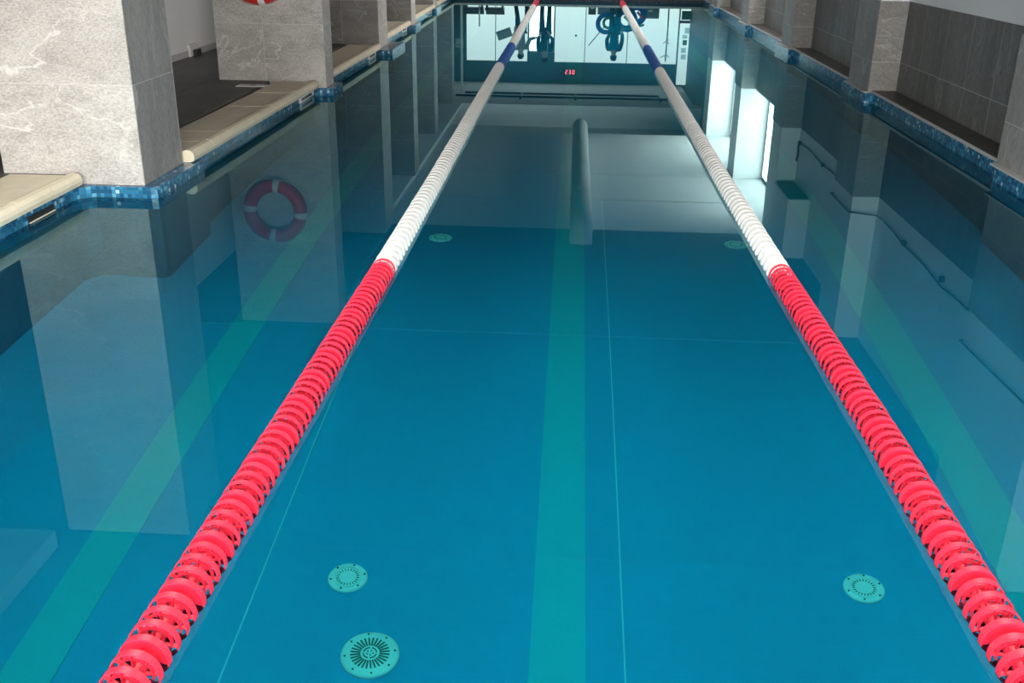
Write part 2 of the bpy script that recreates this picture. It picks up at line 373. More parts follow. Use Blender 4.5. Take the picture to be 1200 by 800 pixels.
# skimmer plates set in the band below the coping
def skimmer(x, y0, y1, label, z0=.004, z1=.066):
    t = empty('skimmer_plate', (x, (y0 + y1) / 2, z0)); tag(t, label, 'skimmer', 'skimmer plates under the coping')
    h = z1 - z0; l = (y1 - y0) / 2; e = .012
    m = MB()
    m.box(0, .012, -l, l, 0, e); m.box(0, .012, -l, l, h - e - .008, h); m.box(0, .012, -l, -l + .05, e, h - e - .008); m.box(0, .012, l - .05, l, e, h - e - .008)
    m.build('frame', 'white_plastic', t); m = MB(); m.box(0, .004, -l + .05, l - .05, e, h - e - .008); m.build('slot', 'black', t)
skimmer(-2.643, 9.74, 10.28, 'white slotted skimmer plate under coping beside the lifebuoy pillar')
skimmer(-2.662, 13.30, 13.80, 'white skimmer plate under coping before the third wall pillar')
skimmer(-2.830, 17.0, 17.5, 'white skimmer plate under coping before the fourth wall pillar')
skimmer(-2.939, 20.9, 21.42, 'white skimmer plate under coping before the fifth wall pillar')
t = empty('skimmer_plate', (-3.08, 5.53, .004)); tag(t, 'dark slot of a skimmer under coping before the pale front pillar', 'skimmer', 'skimmer plates under the coping')
m = MB(); m.box(0, .006, -.15, .15, .0, .04); m.build('slot', 'black', t); m = MB(); m.box(0, .012, -.15, .15, 0, .006); m.build('frame', 'coping', t)

# ------------------------------------------------------------------ left pillars
GAP = .0022
def slab(parent, name, mat, x0, x1, y0, y1, z0, z1):
    c = Vector(((x0 + x1) / 2, (y0 + y1) / 2, (z0 + z1) / 2)); h = Vector(((x1 - x0) / 2, (y1 - y0) / 2, (z1 - z0) / 2))
    m = MB(); m.box(-h.x, h.x, -h.y, h.y, -h.z, h.z); o = m.build(name, mat, parent, loc=c - parent.location); return o
def pillar(x0, x1, y0, y1, z0, z1, xj, yj, label, rows=(.69, 1.29, 1.89), mat_f='stone', mat_s='stone', z1t=None):
    t = empty('stone_pillar', ((x0 + x1) / 2, (y0 + y1) / 2, z0)); tag(t, label, 'pillar', 'stone clad pillars along the deck')
    T = .012
    m = MB(); m.box(x0 + .0015, x1 - .0015, y0 + .0015, y1 - .0015, z0, z1 - .001); part(m, 'core', 'grout', t)
    zs = [z0] + [r for r in rows if r < z1 - .2] + [z1]
    xs = [x0] + xj + [x1]; ys = [y0 + T] + yj + [y1 - T]
    for a, b in zip(zs, zs[1:]):
        for p, q in zip(xs, xs[1:]):
            slab(t, 'tile', mat_f, p + (GAP if p != x0 else 0), q - (GAP if q != x1 else 0), y0, y0 + T, a + GAP, b - GAP)
            slab(t, 'tile', mat_f, p + (GAP if p != x0 else 0), q - (GAP if q != x1 else 0), y1 - T, y1, a + GAP, b - GAP)
        for p, q in zip(ys, ys[1:]):
            for xa in (x0, x1 - T): slab(t, 'tile', mat_s, xa, xa + T, p + GAP * .6, q - GAP * .6, a + GAP, b - GAP)
    return t
PT = 2.52
pillar(-3.575, -2.672, 6.07, 6.735, .072, PT, [], [6.635], 'pale veined stone pillar standing at the pool edge, its base in blue mosaic', mat_s='stone_streak')  # side tiles darker than the front: the unlit side's shade is coloured in
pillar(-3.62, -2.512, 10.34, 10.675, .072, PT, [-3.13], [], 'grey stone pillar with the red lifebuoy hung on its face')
pillar(-3.62, -2.635, 13.95, 14.62, .072, PT, [-3.13], [], 'grey stone pillar next after the lifebuoy pillar along the wall', mat_f='stone_mid')  # fronts from here on: backlit shade put into a darker stone colour
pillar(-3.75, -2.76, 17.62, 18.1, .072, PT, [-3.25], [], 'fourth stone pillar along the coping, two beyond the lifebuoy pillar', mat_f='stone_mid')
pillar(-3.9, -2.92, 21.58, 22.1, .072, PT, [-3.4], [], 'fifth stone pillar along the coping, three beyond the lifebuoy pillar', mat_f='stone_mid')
pillar(-3.9, -3.02, 25.66, 26.1, DECK, PT, [-3.5], [], 'stone pillar standing at the far corner of the pool', mat_f='stone_mid')

# ------------------------------------------------------------------ walls
def wall(name, mat, x0, x1, y0, y1, z0, z1, label):
    m = MB(); m.box(x0, x1, y0, y1, z0, z1); o = m.build(name, mat); tag(o, label, kind='structure'); return o
wl = wall('wall_left', 'white_paint', -4.78, -4.62, 10.3, 31.5, 0, 3.2, 'white painted wall behind the pillars')
m = MB(); m.box(-4.78, -4.62, -2.5, 10.298, 0, 3.2); m.build('darker_wall', 'stone_dark', wl)  # nearer length of the left wall, darker than the rest
m = MB(); m.box(-4.62, -4.605, 10.3, 31.5, DECK, DECK + .07); o = m.build('baseboard_left', 'grey_paint'); tag(o, 'pale stone baseboard along the white wall', kind='structure')
# socket box on the left wall
t = empty('wall_outlet', (-4.60, 12.3, DECK)); tag(t, 'small white socket box with dark cover low on the white wall', 'outlet')
m = MB(); m.box(-.02, .02, -.14, .14, .0, .14, bev=.004); m.build('box', 'white_plastic', t)
m = MB(); m.box(.02, .06, -.05, .12, .0, .075, bev=.004); m.build('cover', 'dark_metal', t)
# drain cover on the deck
t = empty('deck_drain', (-3.15, 9.96, DECK)); tag(t, 'flat white drain plate on the dark deck before the lifebuoy pillar', 'drain')
m = MB(); m.box(-.16, .16, -.07, .07, 0, .008, bev=.003); m.build('plate', 'white_plastic', t)
m = MB(); m.box(-.03, .03, -.012, .012, .008, .0095); m.build('slot', 'dark_metal', t)

# back wall (behind the camera) with its three windows
m = MB()
m.box(-4.62, 3.6, -2.7, -2.5, 0, .45); m.box(-4.62, 3.6, -2.7, -2.5, 2.5, 3.2)
xs = [-4.62] + [v for p in BACK_W for v in p] + [3.6]
for k in range(0, len(xs), 2): m.box(xs[k], xs[k + 1], -2.7, -2.5, .45, 2.5)
o = m.build('wall_back', 'white_paint'); tag(o, 'white wall with three large windows behind the near end', kind='structure')
def window_unit(n, axis, pos, a, b, z0, z1, pane_mat, label, mull=1, fd=.05, fw=.05):
    t = empty('window_%d' % n, ((a + b) / 2, pos, z0) if axis == 'y' else (pos, (a + b) / 2, z0)); tag(t, label, kind='structure')
    l = (b - a) / 2; h = z1 - z0
    def B(mb, u0, u1, d0, d1, q0, q1):
        if axis == 'y': mb.box(u0, u1, d0, d1, q0, q1)
        else: mb.box(d0, d1, u0, u1, q0, q1)
    m = MB(); B(m, -l, l, -fd, fd, 0, fw); B(m, -l, l, -fd, fd, h - fw, h); B(m, -l, -l + fw, -fd, fd, fw, h - fw); B(m, l - fw, l, -fd, fd, fw, h - fw)
    for k in range(mull):
        u = -l + 2 * l * (k + 1) / (mull + 1); B(m, u - fw * .5, u + fw * .5, -fd, fd, fw, h - fw)
    m.build('window_frame', 'dark_metal', t)
    for k in range(mull + 1):
        u0 = -l + 2 * l * k / (mull + 1) + fw * .5; u1 = -l + 2 * l * (k + 1) / (mull + 1) - fw * .5
        m = MB(); B(m, u0, u1, -.005, .005, fw, h - fw); m.build('pane', pane_mat, t)
for k, (a, b) in enumerate(BACK_W): window_unit(k + 1, 'y', -2.58, a, b, .45, 2.5, 'sky_pane_back', 'large bright window behind the near end of the pool')

# right wall: stone wainscot, white paint above, windows in two bays
RP = [(5.95, 7.24), (10.65, 11.45), (14.68, 15.38), (18.53, 19.30), (22.7, 23.5)]
TOP = .99
wr = empty('wall_right', (3.3, 12, .1)); tag(wr, 'right wall with dark stone wainscot and white paint above', kind='structure')
def wr_box(x0, x1, y0, y1, z0, z1, mat='white_paint', name='plaster'):
    m = MB(); m.box(x0, x1, y0, y1, z0, z1); return part(m, name, mat, wr)
bays = [(-2.5, 5.95), (7.24, 10.65), (11.45, 14.68), (15.38, 18.53), (19.30, 22.7), (23.5, 31.5)]
for bi, (a, b) in enumerate(bays):
    wr_box(3.3015, 3.7, a, b, -.05, TOP - .002, 'grout', 'wainscot_backing')
    if bi in (3, 4):
        wr_box(3.61, 3.75, a, b, TOP, 3.2)
        wr_box(3.29, 3.61, a, b, TOP - .002, TOP + .02, 'white_paint', 'window_sill')
        wr_box(3.02, 3.61, a, b, 2.62, 3.2)
    else:
        wr_box(3.302, 3.7, a, b, TOP, 3.2, 'white_paint' if bi < 5 else 'dark_paint')
    y = b
    while y > max(a, 4) + .01:
        y2 = max(y - .6, a)
        if y - y2 > .05:
            for z0, z1 in ((.10, .405), (.405, TOP)):
                slab(wr, 'tile', 'stone_dark', 3.30, 3.312, y2 + .0032, y - .0032, z0 + .002, z1 - .002)
        y = y2
for (a, b), lab in zip(RP, ('stone faced wall pillar beside the near niche of the dark wainscot', 'stone faced wall pillar between the two dark tiled niches', 'wall pillar beside the grey box and before the bright windows', 'wall pillar standing between the two bright windows', 'wall pillar just beyond the farther bright window')):
    t = empty('wall_pillar', (3.3, (a + b) / 2, .1)); tag(t, lab, 'pillar', 'stone faced pillars of the window wall')
    m = MB(); m.box(3.0215, 3.61, a + .0015, b - .0015, .1, TOP - .002); part(m, 'core', 'grout', t)
    m = MB(); m.box(3.03, 3.61, a + .01, b - .01, TOP, 3.0); part(m, 'plaster', 'white_paint', t)
    for z0, z1 in ((.10, .405), (.405, TOP)):
        slab(t, 'tile', 'stone_mid', 3.02, 3.2995, a, a + .012, z0 + .002, z1 - .002)
        slab(t, 'tile', 'stone_mid', 3.02, 3.2995, b - .012, b, z0 + .002, z1 - .002)
        ym = (a + b) / 2 + .15
        slab(t, 'tile', 'stone_streak', 3.02, 3.032, a + .013, ym - .002, z0 + .002, z1 - .002)
        slab(t, 'tile', 'stone_streak', 3.02, 3.032, ym + .002, b - .013, z0 + .002, z1 - .002)
for k, (a, b) in enumerate(WIN_R): window_unit(k + 4, 'x', 3.575, a - .02 + .03, b + .0, TOP + .02, 2.62, 'sky_pane', ('bright window nearer the grey box in its deep white reveal', 'bright window at the far end in its deep white reveal')[k], 1, .03, .07)
# ledges of the niches
for k, (a, b) in enumerate(bays[:5]):
    if b < 6: a = NEAR
    m = MB(); m.box(3.062, 3.30, a, b, .10, .122); o = m.build('trim_%d' % (8 + k), 'ledge_stone'); tag(o, 'dark stone ledge at the foot of the wainscot', kind='structure')
    m = MB(); m.box(3.055, 3.066, a, b, .10, .124); m.build('edge_strip', 'grey_paint', o)
for k, (a, b) in enumerate(RP):
    m = MB(); m.prism([(2.975, a + .0), (3.02, a - .03), (3.02, b + .03), (2.975, b - .0)], .10, .112); o = m.build('trim_%d' % (13 + k), 'grey_paint'); tag(o, 'pale stone lip under a wall pillar', kind='structure')
# overhanging gutter ledge in the two far bays
# far wall
FW = 31.5
wf = empty('wall_far', (0, FW, 0)); tag(wf, 'far wall of frosted panels with dark upper band', kind='structure')
def wf_box(x0, x1, z0, z1, mat, name, d0=0, d1=.1):
    m = MB(); m.box(x0, x1, FW - d1, FW - d0, z0, z1); return part(m, name, mat, wf)
wf_box(-4.62, 3.6, 2.13, 3.2, 'dark_paint', 'upper_band', -.1, .02)
wf_box(-4.62, -3.25, 0, 2.13, 'dark_paint', 'side_panel', -.1, .05)
wf_box(3.2, 3.6, 0, 2.13, 'dark_paint', 'side_panel', -.1, .05)
for x0, x1 in ((-3.25, -2.38), (-2.36, -1.40), (-.57, .33), (.35, 1.6), (1.62, 3.2)):
    wf_box(x0, x1, .12, 2.12, 'frosted', 'frosted_panel', -.02, .02)
for x in (-2.37, .34, 1.61): wf_box(x - .012, x + .012, .12, 2.13, 'grey_paint', 'mullion', 0, .035)
wf_box(-1.40, -.57, 1.86, 2.13, 'dark_paint', 'transom', -.02, .04)
d = empty('door_1', (-.985, FW, DECK)); tag(d, 'bright glazed doorway in the middle of the far wall', kind='structure')
m = MB(); m.box(-.41, .41, -.03, .0, 0, .05); m.box(-.41, -.36, -.03, 0, .05, 1.73); m.box(.36, .41, -.03, 0, .05, 1.73); m.box(-.41, .41, -.03, 0, 1.60, 1.73); m.build('door_frame', 'grey_paint', d)
m = MB(); m.box(-.36, .36, -.02, -.012, .05, 1.60); m.build('pane', 'door_pane', d)
m = MB(); m.tube([(-.36, -.05, 1.08), (.36, -.05, 1.08)], .014, 8); m.build('push_bar', 'dark_metal', d)

# ------------------------------------------------------------------ ceiling, beams
ce = empty('ceiling', (0, 12, CEIL)); tag(ce, 'plain grey ceiling with cross beams', kind='structure')
def ce_box(x0, x1, y0, y1, z0, z1, name='slab', mat='ceiling_paint'):
    m = MB(); m.box(x0, x1, y0, y1, z0, z1); return part(m, name, mat, ce)
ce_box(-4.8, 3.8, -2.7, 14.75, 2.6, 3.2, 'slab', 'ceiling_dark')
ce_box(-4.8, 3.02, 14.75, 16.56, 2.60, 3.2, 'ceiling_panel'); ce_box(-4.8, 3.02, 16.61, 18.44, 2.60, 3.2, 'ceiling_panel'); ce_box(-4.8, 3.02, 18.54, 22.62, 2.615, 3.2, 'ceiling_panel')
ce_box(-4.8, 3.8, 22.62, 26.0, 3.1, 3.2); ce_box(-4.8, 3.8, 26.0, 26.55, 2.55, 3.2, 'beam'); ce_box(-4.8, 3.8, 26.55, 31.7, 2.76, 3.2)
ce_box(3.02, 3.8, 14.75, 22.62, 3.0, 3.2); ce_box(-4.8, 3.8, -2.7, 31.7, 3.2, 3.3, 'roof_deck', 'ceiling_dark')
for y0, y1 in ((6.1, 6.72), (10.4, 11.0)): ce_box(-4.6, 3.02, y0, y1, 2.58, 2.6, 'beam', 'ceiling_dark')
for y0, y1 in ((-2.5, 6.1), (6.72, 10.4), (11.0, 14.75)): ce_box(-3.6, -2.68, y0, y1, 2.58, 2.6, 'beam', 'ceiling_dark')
for a, b in ADDED_LAMPS:  # unseen fixtures added to carry the extra floor light
    t = empty('added_light', (a, b, 2.54)); tag(t, 'added white framed light panel on the ceiling over the near end, ' + ('window wall side' if a > 0 else 'lifebuoy side'), 'ceiling light', 'added light panels')
    m = MB(); m.box(-.78, .78, -.28, -.25, 0, .06); m.box(-.78, .78, .25, .28, 0, .06); m.box(-.78, -.75, -.25, .25, 0, .06); m.box(.75, .78, -.25, .25, 0, .06); m.build('frame', 'white_plastic', t)
    m = MB(); m.box(-.75, .75, -.25, .25, .005, .05); m.build('diffuser', 'added_lamp_panel', t)
ce_box(-3.85, -2.80, 14.75, 26.0, 2.52, 2.61, 'beam')

# ------------------------------------------------------------------ overhead things seen mirrored in the water
t = empty('air_duct', (.2, 15, 2.36)); tag(t, 'long round grey fabric air duct hanging along the ceiling over the middle lane', 'duct')
m = MB(); L = [14.1 + .5 * k for k in range(17)]
pth = [(0, -1.02, .24), (0, -1.00, .15), (0, -.96, .06)] + [(0, y - 15, 0) for y in L]; ye = L[-1] - 15
rad = [.165] * len(pth)
for q in (.05, .1, .14, .16): pth.append((0, ye + q, 0)); rad.append(.165 * math.sqrt(max(0.02, 1 - (q / .165) ** 2)))
m.tube(pth, rad, 20); m.build('duct_body', 'duct_fabric', t, True)
for y in (14.7, 15.8, 17.6, 19.8, 22.0):
    m = MB(); m.tube([(0, y - 15, .16), (0, y - 15, .24)], .006, 6); m.build('hanger', 'steel', t)
    m = MB(); m.tube([(.168 * math.cos(a), y - 15, .168 * math.sin(a)) for a in [2 * PI * k / 20 for k in range(20)]], .005, 5, loop=True); m.build('strap', 'steel', t)
# sprinkler pipes under the far ceiling
t = empty('ceiling_pipe', (0, 28.6, 2.66)); tag(t, 'grey sprinkler pipework running across beneath the far ceiling', 'pipe')
for dy, x0, x1 in ((0, -3.0, 2.4), (-.55, -3.2, 2.9)):
    m = MB(); m.tube([(x0, dy, 0), (x1, dy, 0)], .03, 8); m.build('pipe_run', 'dark_metal', t, True)
for x in (-1.4, .1, 2.4):
    m = MB(); m.tube([(x, 0, 0), (x, -.55, 0), (x, -.9, 0)], .03, 8); m.build('pipe_branch', 'dark_metal', t, True)
    m = MB(); m.tube([(x, -.3, .02), (x, -.3, .10)], .012, 6); m.build('pipe_clamp', 'steel', t)
# grey box on the right wall
t = empty('ventilation_box', (3.0, 14.2, 1.75)); tag(t, 'pale boxed ventilation unit hung high on the wall beside the near window', 'vent')
m = MB(); m.box(0, .3, -.6, .47, 0.02, .9, bev=.006); m.build('casing', 'white_paint', t)
m = MB(); m.box(.03, .27, -.56, .43, 0, .02); m.build('grille', 'black', t)
m = MB()
for k in range(8): m.box(.04 + .03 * k, .047 + .03 * k, -.55, .42, -.008, .0)
m.build('louvre', 'dark_metal', t)
# cord slung along the right wall
t = empty('slung_cable', (3.24, 11, 1.1)); tag(t, 'dark cable slung along the white wall over the wainscot', 'cable')
WP = [(14.55, 3.275, 1.17), (13.1, 3.275, 1.18), (11.56, 3.275, 1.16), (11.47, 3.0, 1.15), (10.63, 3.0, 1.15), (10.55, 3.275, 1.16), (9.6, 3.275, 1.2), (8.5, 3.275, 1.24), (7.32, 3.275, 1.24), (7.22, 3.0, 1.24), (5.9, 3.0, 1.2)]
pth = []
for (ya, xa, za), (yb, xb, zb) in zip(WP, WP[1:]):
    n = 8 if abs(ya - yb) > .5 else 1
    for k in range(n):
        f = k / n; pth.append((xa + (xb - xa) * f - 3.24, ya + (yb - ya) * f - 11, za + (zb - za) * f - 1.1 - (.025 * math.sin(PI * f) if n > 1 and xa > 3.1 else 0)))
m = MB(); m.tube(pth, .008, 6); m.build('cord', 'dark_metal', t, True)
m = MB(); m.tube([(.035, 3.55, .07), (.03, 3.58, .14), (.035, 3.56, .22), (.03, 3.6, .34)], .014, 6); m.build('cord_tail', 'dark_metal', t, True)
hooks = [14.55, 13.1, 9.6, 8.5]
for y in hooks: m = MB(); m.box(.015, .06, y - 11 - .02, y - 11 + .02, .05, .10, bev=.005); m.build('hook', 'dark_metal', t)
# vent sashes swung open under the window heads
for k, (a, b) in enumerate(WIN_R):
    t = empty('vent_sash', (3.30, a + .35, 2.3)); tag(t, ('open tilted vent sash at the head of the window nearer the grey box', 'open tilted vent sash at the head of the farther window')[k], 'window sash')
    M = Matrix.Rotation(.55, 4, 'Y')
    m = MB(); m.box(-.02, .02, -.3, .3, 0, .035, M); m.box(-.02, .02, -.3, .3, .33, .365, M); m.box(-.02, .02, -.3, -.26, .035, .33, M); m.box(-.02, .02, .26, .3, .035, .33, M); m.build('sash_frame', 'dark_metal', t)
    m = MB(); m.box(-.004, .004, -.26, .26, .035, .33, M); m.build('pane', 'white_plastic', t)
    m = MB(); m.tube([(0, -.28, .02), (.26, -.28, .20)], .01, 6); m.build('stay', 'dark_metal', t)
# ceiling grille over the near left deck
t = empty('ceiling_grille', (-3.95, 5.2, 2.42)); tag(t, 'white slatted ceiling grille over the deck before the pale front pillar', 'vent')
m = MB(); m.box(-.34, .34, -.5, .75, .03, .18); m.build('housing', 'white_paint', t)
for k in range(5): m = MB(); m.box(-.32, .32, -.45 + .11 * k, -.38 + .11 * k, 0, .03); m.build('slat', 'white_plastic', t)

# ------------------------------------------------------------------ lane ropes
def float_open(R=.061):
    m = MB(); AX = Matrix.Rotation(-PI / 2, 4, 'X')
    m.lathe([(R, -.010), (R, .010), (R - .0035, .010), (R - .0035, -.010)], 28, AX, loop=True)
    m.lathe([(R * .73, -.004), (R * .73, .006), (R * .66, .006), (R * .66, -.004)], 20, AX, loop=True)
    m.lathe([(R * .30, -.020), (R * .34, .0), (R * .30, .028), (.006, .028), (.006, -.020)], 16, AX, loop=True)
    for k in range(8):
        M = AX @ Matrix.Rotation(2 * PI * k / 8, 4, 'Z'); m.box(R * .30, R - .002, -.0016, .0016, -.006, .006, M)
    return m.mesh('float')
def float_solid(R=.061):
    m = MB(); AX = Matrix.Rotation(-PI / 2, 4, 'X')
    m.lathe([(R, -.010), (R, .010), (R - .0035, .010), (R * .9, .002), (R * .55, .008), (R * .5, .030), (.006, .030), (.006, -.022), (R * .42, -.022), (R * .5, .002), (R - .0045, -.004), (R - .0035, -.010)], 28, AX, loop=True)
    for k in range(8):
        M = AX @ Matrix.Rotation(2 * PI * k / 8, 4, 'Z'); m.box(R * .46, R * .94, -.0016, .0016, .0, .008, M)
    return m.mesh('float')
def cyl_float(R=.058):
    m = MB(); AX = Matrix.Rotation(-PI / 2, 4, 'X')
    m.lathe([(R, -.024), (R, .012), (R - .007, .020), (R * .62, .022), (R * .6, .034), (.006, .034), (.006, -.024)], 28, AX, loop=True)
    return m.mesh('float')
FM = {}
for cname in ('pink_float', 'white_float', 'blue_float'):
    for kind, fn in (('o', float_open), ('s', float_solid), ('c', cyl_float)):
        me = fn(); me.polygons.foreach_set('use_smooth', [True] * len(me.polygons)); me.set_sharp_from_angle(angle=math.radians(35)); me.materials.append(MATS[cname]); FM[cname, kind] = me
def rope(xs, red0, red1, blue0, blue1, red2, label):
    """xs: list of (y, x) control points"""
    def X(y):
        for (ya, xa), (yb, xb) in zip(xs, xs[1:]):
            if y <= yb: return xa + (xb - xa) * (y - ya) / (yb - ya)
        return xs[-1][1]
    ZC = .012
    t = empty('lane_rope', (X(NEAR + .3), NEAR + .3, ZC)); tag(t, label, 'lane rope', 'floating lane ropes')
    y0 = t.location.y
    m = MB(); m.tube([(X(y) - t.location.x, y - y0, 0) for y in [NEAR + .02, 2, 4, 7, 10, 13, 16, 19, 22, 24, FAR - .02]], .005, 6); m.build('cable', 'cable', t)
    m = MB(); m.tube([(X(FAR) - t.location.x, FAR - y0 - .22, 0), (X(FAR) - t.location.x, FAR - y0 - .005, .0)], .012, 8); m.build('tensioner', 'steel', t)
    spots = []; y = NEAR + .45; k = 0
    while y < FAR - .3:
        if y < red1: mat, pitch = 'pink_float', .0545
        elif y < blue0: mat, pitch = 'white_float', .085
        elif y < blue1: mat, pitch = 'blue_float', .085
        elif y < red2: mat, pitch = 'white_float', .09
        else: mat, pitch = 'pink_float', .09
        kind = 's' if k % 4 == 2 else 'o'
        if mat != 'pink_float' : kind = 's'
        spots.append((y, mat, kind)); y += pitch; k += 1
    for y, mat, kind in spots[:300]:
        o = link('float', FM[mat, kind], t, (X(y) - t.location.x + random.uniform(-.001, .001), y - y0, random.uniform(-.001, .001)))
        o.rotation_euler = (random.uniform(-.03, .03), random.uniform(0, 6.28), random.uniform(-.05, .05))
        if mat != 'pink_float': o.scale = (1, 1.55, 1)
    rest = spots[300:]
    by = {}
    for s in rest: by.setdefault(s[1], []).append(s)
    for mat, ss in by.items():
        bm = bmesh.new()
        for y, _, kind in ss:
            n0 = len(bm.verts); bm.from_mesh(FM[mat, kind]); bm.verts.ensure_lookup_table()
            for v in bm.verts[n0:]: v.co += Vector((X(y) - t.location.x, y - y0, 0))
        me = bpy.data.meshes.new('float_row'); bm.to_mesh(me); bm.free(); me.materials.append(MATS[mat]); o = link('float_row', me, t); o['kind'] = 'stuff'
    return t
rope([(0, -.96), (1.8, -.95), (3.14, -.93), (4.7, -.912), (6.7, -.905), (12.7, -.915), (15.1, -.91), (FAR, -.92)], 0, 4.75, 12.8, 15.15, 23.3, 'floating lane rope on the lifebuoy side with red, white and blue disc floats')
rope([(0, 1.105), (2.1, 1.10), (3.05, 1.10), (4.85, 1.075), (6.74, 1.06), (12.7, 1.06), (15.2, 1.07), (FAR, 1.12)], 0, 4.87, 12.65, 15.25, 23.5, 'floating lane rope on the window side with red, white and blue disc floats')

# ------------------------------------------------------------------ lifebuoy on the second pillar
t = empty('lifebuoy', (-3.115, 10.315, 1.215)); tag(t, 'red and white ring lifebuoy hung on the grey stone pillar', 'lifebuoy')
R0, r0, NB = .272, .068, 48
m = MB(); m.tube([(R0 * math.cos(a), -.075, R0 * math.sin(a)) for a in [2 * PI * k / NB for k in range(NB)]], r0, 14, loop=True); m.build('ring', 'buoy_red', t, True)
for q in range(4):
    m = MB(); c = PI / 2 * q + .12
    m.tube([(R0 * math.cos(c + s), -.075, R0 * math.sin(c + s)) for s in (-.11, -.055, 0, .055, .11)], r0 + .004, 14); m.build('band', 'buoy_white', t, True)
m = MB(); pts = []
for k in range(64):
    a = 2 * PI * k / 64; rr = R0 + r0 + .006 + .022 * abs(math.sin(2 * (a - .12))); pts.append((rr * math.cos(a), -.085, rr * math.sin(a)))
m.tube(pts, .005, 6, loop=True); m.build('grab_line', 'buoy_cord', t, True)
m = MB(); m.box(-.03, .03, -.04, .022, R0 - .06 + .08, R0 + .10); m.build('bracket', 'steel', t)

# ------------------------------------------------------------------ people at the far end
def skin_mesh(name, verts, edges, radii, root=0, sub=2):
    me = bpy.data.meshes.new(name); me.from_pydata([Vector(v) for v in verts], edges, []); me.update()
    o = bpy.data.objects.new(name, me); COL.objects.link(o)
    md = o.modifiers.new('s', 'SKIN'); md.use_smooth_shade = True
    for i, r in enumerate(radii):
        sv = me.skin_vertices[0].data[i]; sv.radius = r if isinstance(r, tuple) else (r, r); sv.use_root = (i == root)
    sd = o.modifiers.new('u', 'SUBSURF'); sd.levels = sub; sd.render_levels = sub
    dg = bpy.context.evaluated_depsgraph_get(); out = bpy.data.meshes.new_from_object(o.evaluated_get(dg)); out.name = name
    bpy.data.objects.remove(o); bpy.data.meshes.remove(me); return out
def person(loc, rz, h, label, joints, mats, extra=None):
    """joints: dict of joint positions for a body 1.75 tall facing -y"""
    s = h / 1.75; t = empty('person', loc, rz); tag(t, label, 'person'); t.scale = (s, s, s)
    J = dict(pelvis=(0, 0, .95), waist=(0, 0, 1.08), chest=(0, -.01, 1.30), neck=(0, 0, 1.47), head=(0, -.02, 1.60), crown=(0, -.01, 1.70),
             hipL=(.09, 0, .90), kneeL=(.10, -.02, .50), ankL=(.10, .02, .09), toeL=(.11, -.14, .035),
             hipR=(-.09, 0, .90), kneeR=(-.10, -.02, .50), ankR=(-.10, .02, .09), toeR=(-.11, -.14, .035),
             shL=(.18, 0, 1.42), elL=(.24, .02, 1.14), wrL=(.25, -.06, .90), shR=(-.18, 0, 1.42), elR=(-.24, .02, 1.14), wrR=(-.25, -.06, .90))
    J.update(joints)
    names = list(J); V = [J[n] for n in names]; I = {n: i for i, n in enumerate(names)}
    E = [('pelvis', 'waist'), ('waist', 'chest'), ('chest', 'neck'), ('neck', 'head'), ('head', 'crown'), ('pelvis', 'hipL'), ('hipL', 'kneeL'), ('kneeL', 'ankL'), ('ankL', 'toeL'),
         ('pelvis', 'hipR'), ('hipR', 'kneeR'), ('kneeR', 'ankR'), ('ankR', 'toeR'), ('chest', 'shL'), ('shL', 'elL'), ('elL', 'wrL'), ('chest', 'shR'), ('shR', 'elR'), ('elR', 'wrR')]
    rad = dict(pelvis=(.125, .10), waist=(.11, .09), chest=(.135, .10), neck=.055, head=.088, crown=.07, hipL=.085, kneeL=.055, ankL=.036, toeL=.034, shL=.058, elL=.042, wrL=.027, hipR=.085, kneeR=.055, ankR=.036, toeR=.034, shR=.058, elR=.042, wrR=.027)
    verts = list(V); edges = [(I[a], I[b]) for a, b in E]; rr = [rad[n] for n in names]
    for sd, sx in (('L', 1), ('R', -1)):     # palm, four fingers and a thumb
        wr, el = Vector(J['wr' + sd]), Vector(J['el' + sd]); d = (wr - el).normalized(); side = d.cross(Vector((0, 0, 1)))
        if side.length < .2: side = Vector((0, 1, 0))
        side.normalize(); curl = Vector((-sx * .5, 0, -.2))
        palm = wr + d * .075; verts.append(palm); rr.append((.034, .018)); pi_ = len(verts) - 1; edges.append((I['wr' + sd], pi_))
        for q, ln in enumerate((.07, .08, .075, .06)):
            b = palm + side * (.027 - .018 * q) + d * .02; k1 = b + d * ln * .55 + curl * .012; k2 = k1 + d * ln * .35 + curl * .03
            for p_, r_ in ((b, .009), (k1, .0085), (k2, .007)): verts.append(p_); rr.append(r_)
            n = len(verts); edges += [(pi_, n - 3), (n - 3, n - 2), (n - 2, n - 1)]
        b = wr + d * .035 + side * .034; k1 = b + d * .035 + side * .016
        for p_, r_ in ((b, .010), (k1, .008)): verts.append(p_); rr.append(r_)
        n = len(verts); edges += [(pi_, n - 2), (n - 2, n - 1)]
    me = skin_mesh('body', verts, edges, rr, 0, 1); me.materials.append(MATS['skin']); link('body', me, t)
    def cloth(nm, keys, ed, grow, mat):
        ii = {n: i for i, n in enumerate(keys)}
        g = [tuple(x + grow for x in rad[n]) if isinstance(rad[n], tuple) else rad[n] + grow for n in keys]
        me = skin_mesh(nm, [J[n] for n in keys], [(ii[a], ii[b]) for a, b in ed], g, 0, 2); me.materials.append(MATS[mat]); return link(nm, me, t)
    J['cufL'] = Vector(J['wrL']).lerp(Vector(J['elL']), .15); J['cufR'] = Vector(J['wrR']).lerp(Vector(J['elR']), .15); rad['cufL'] = rad['cufR'] = .032
    J['hemL'] = Vector(J['ankL']).lerp(Vector(J['kneeL']), .08); J['hemR'] = Vector(J['ankR']).lerp(Vector(J['kneeR']), .08); rad['hemL'] = rad['hemR'] = .05
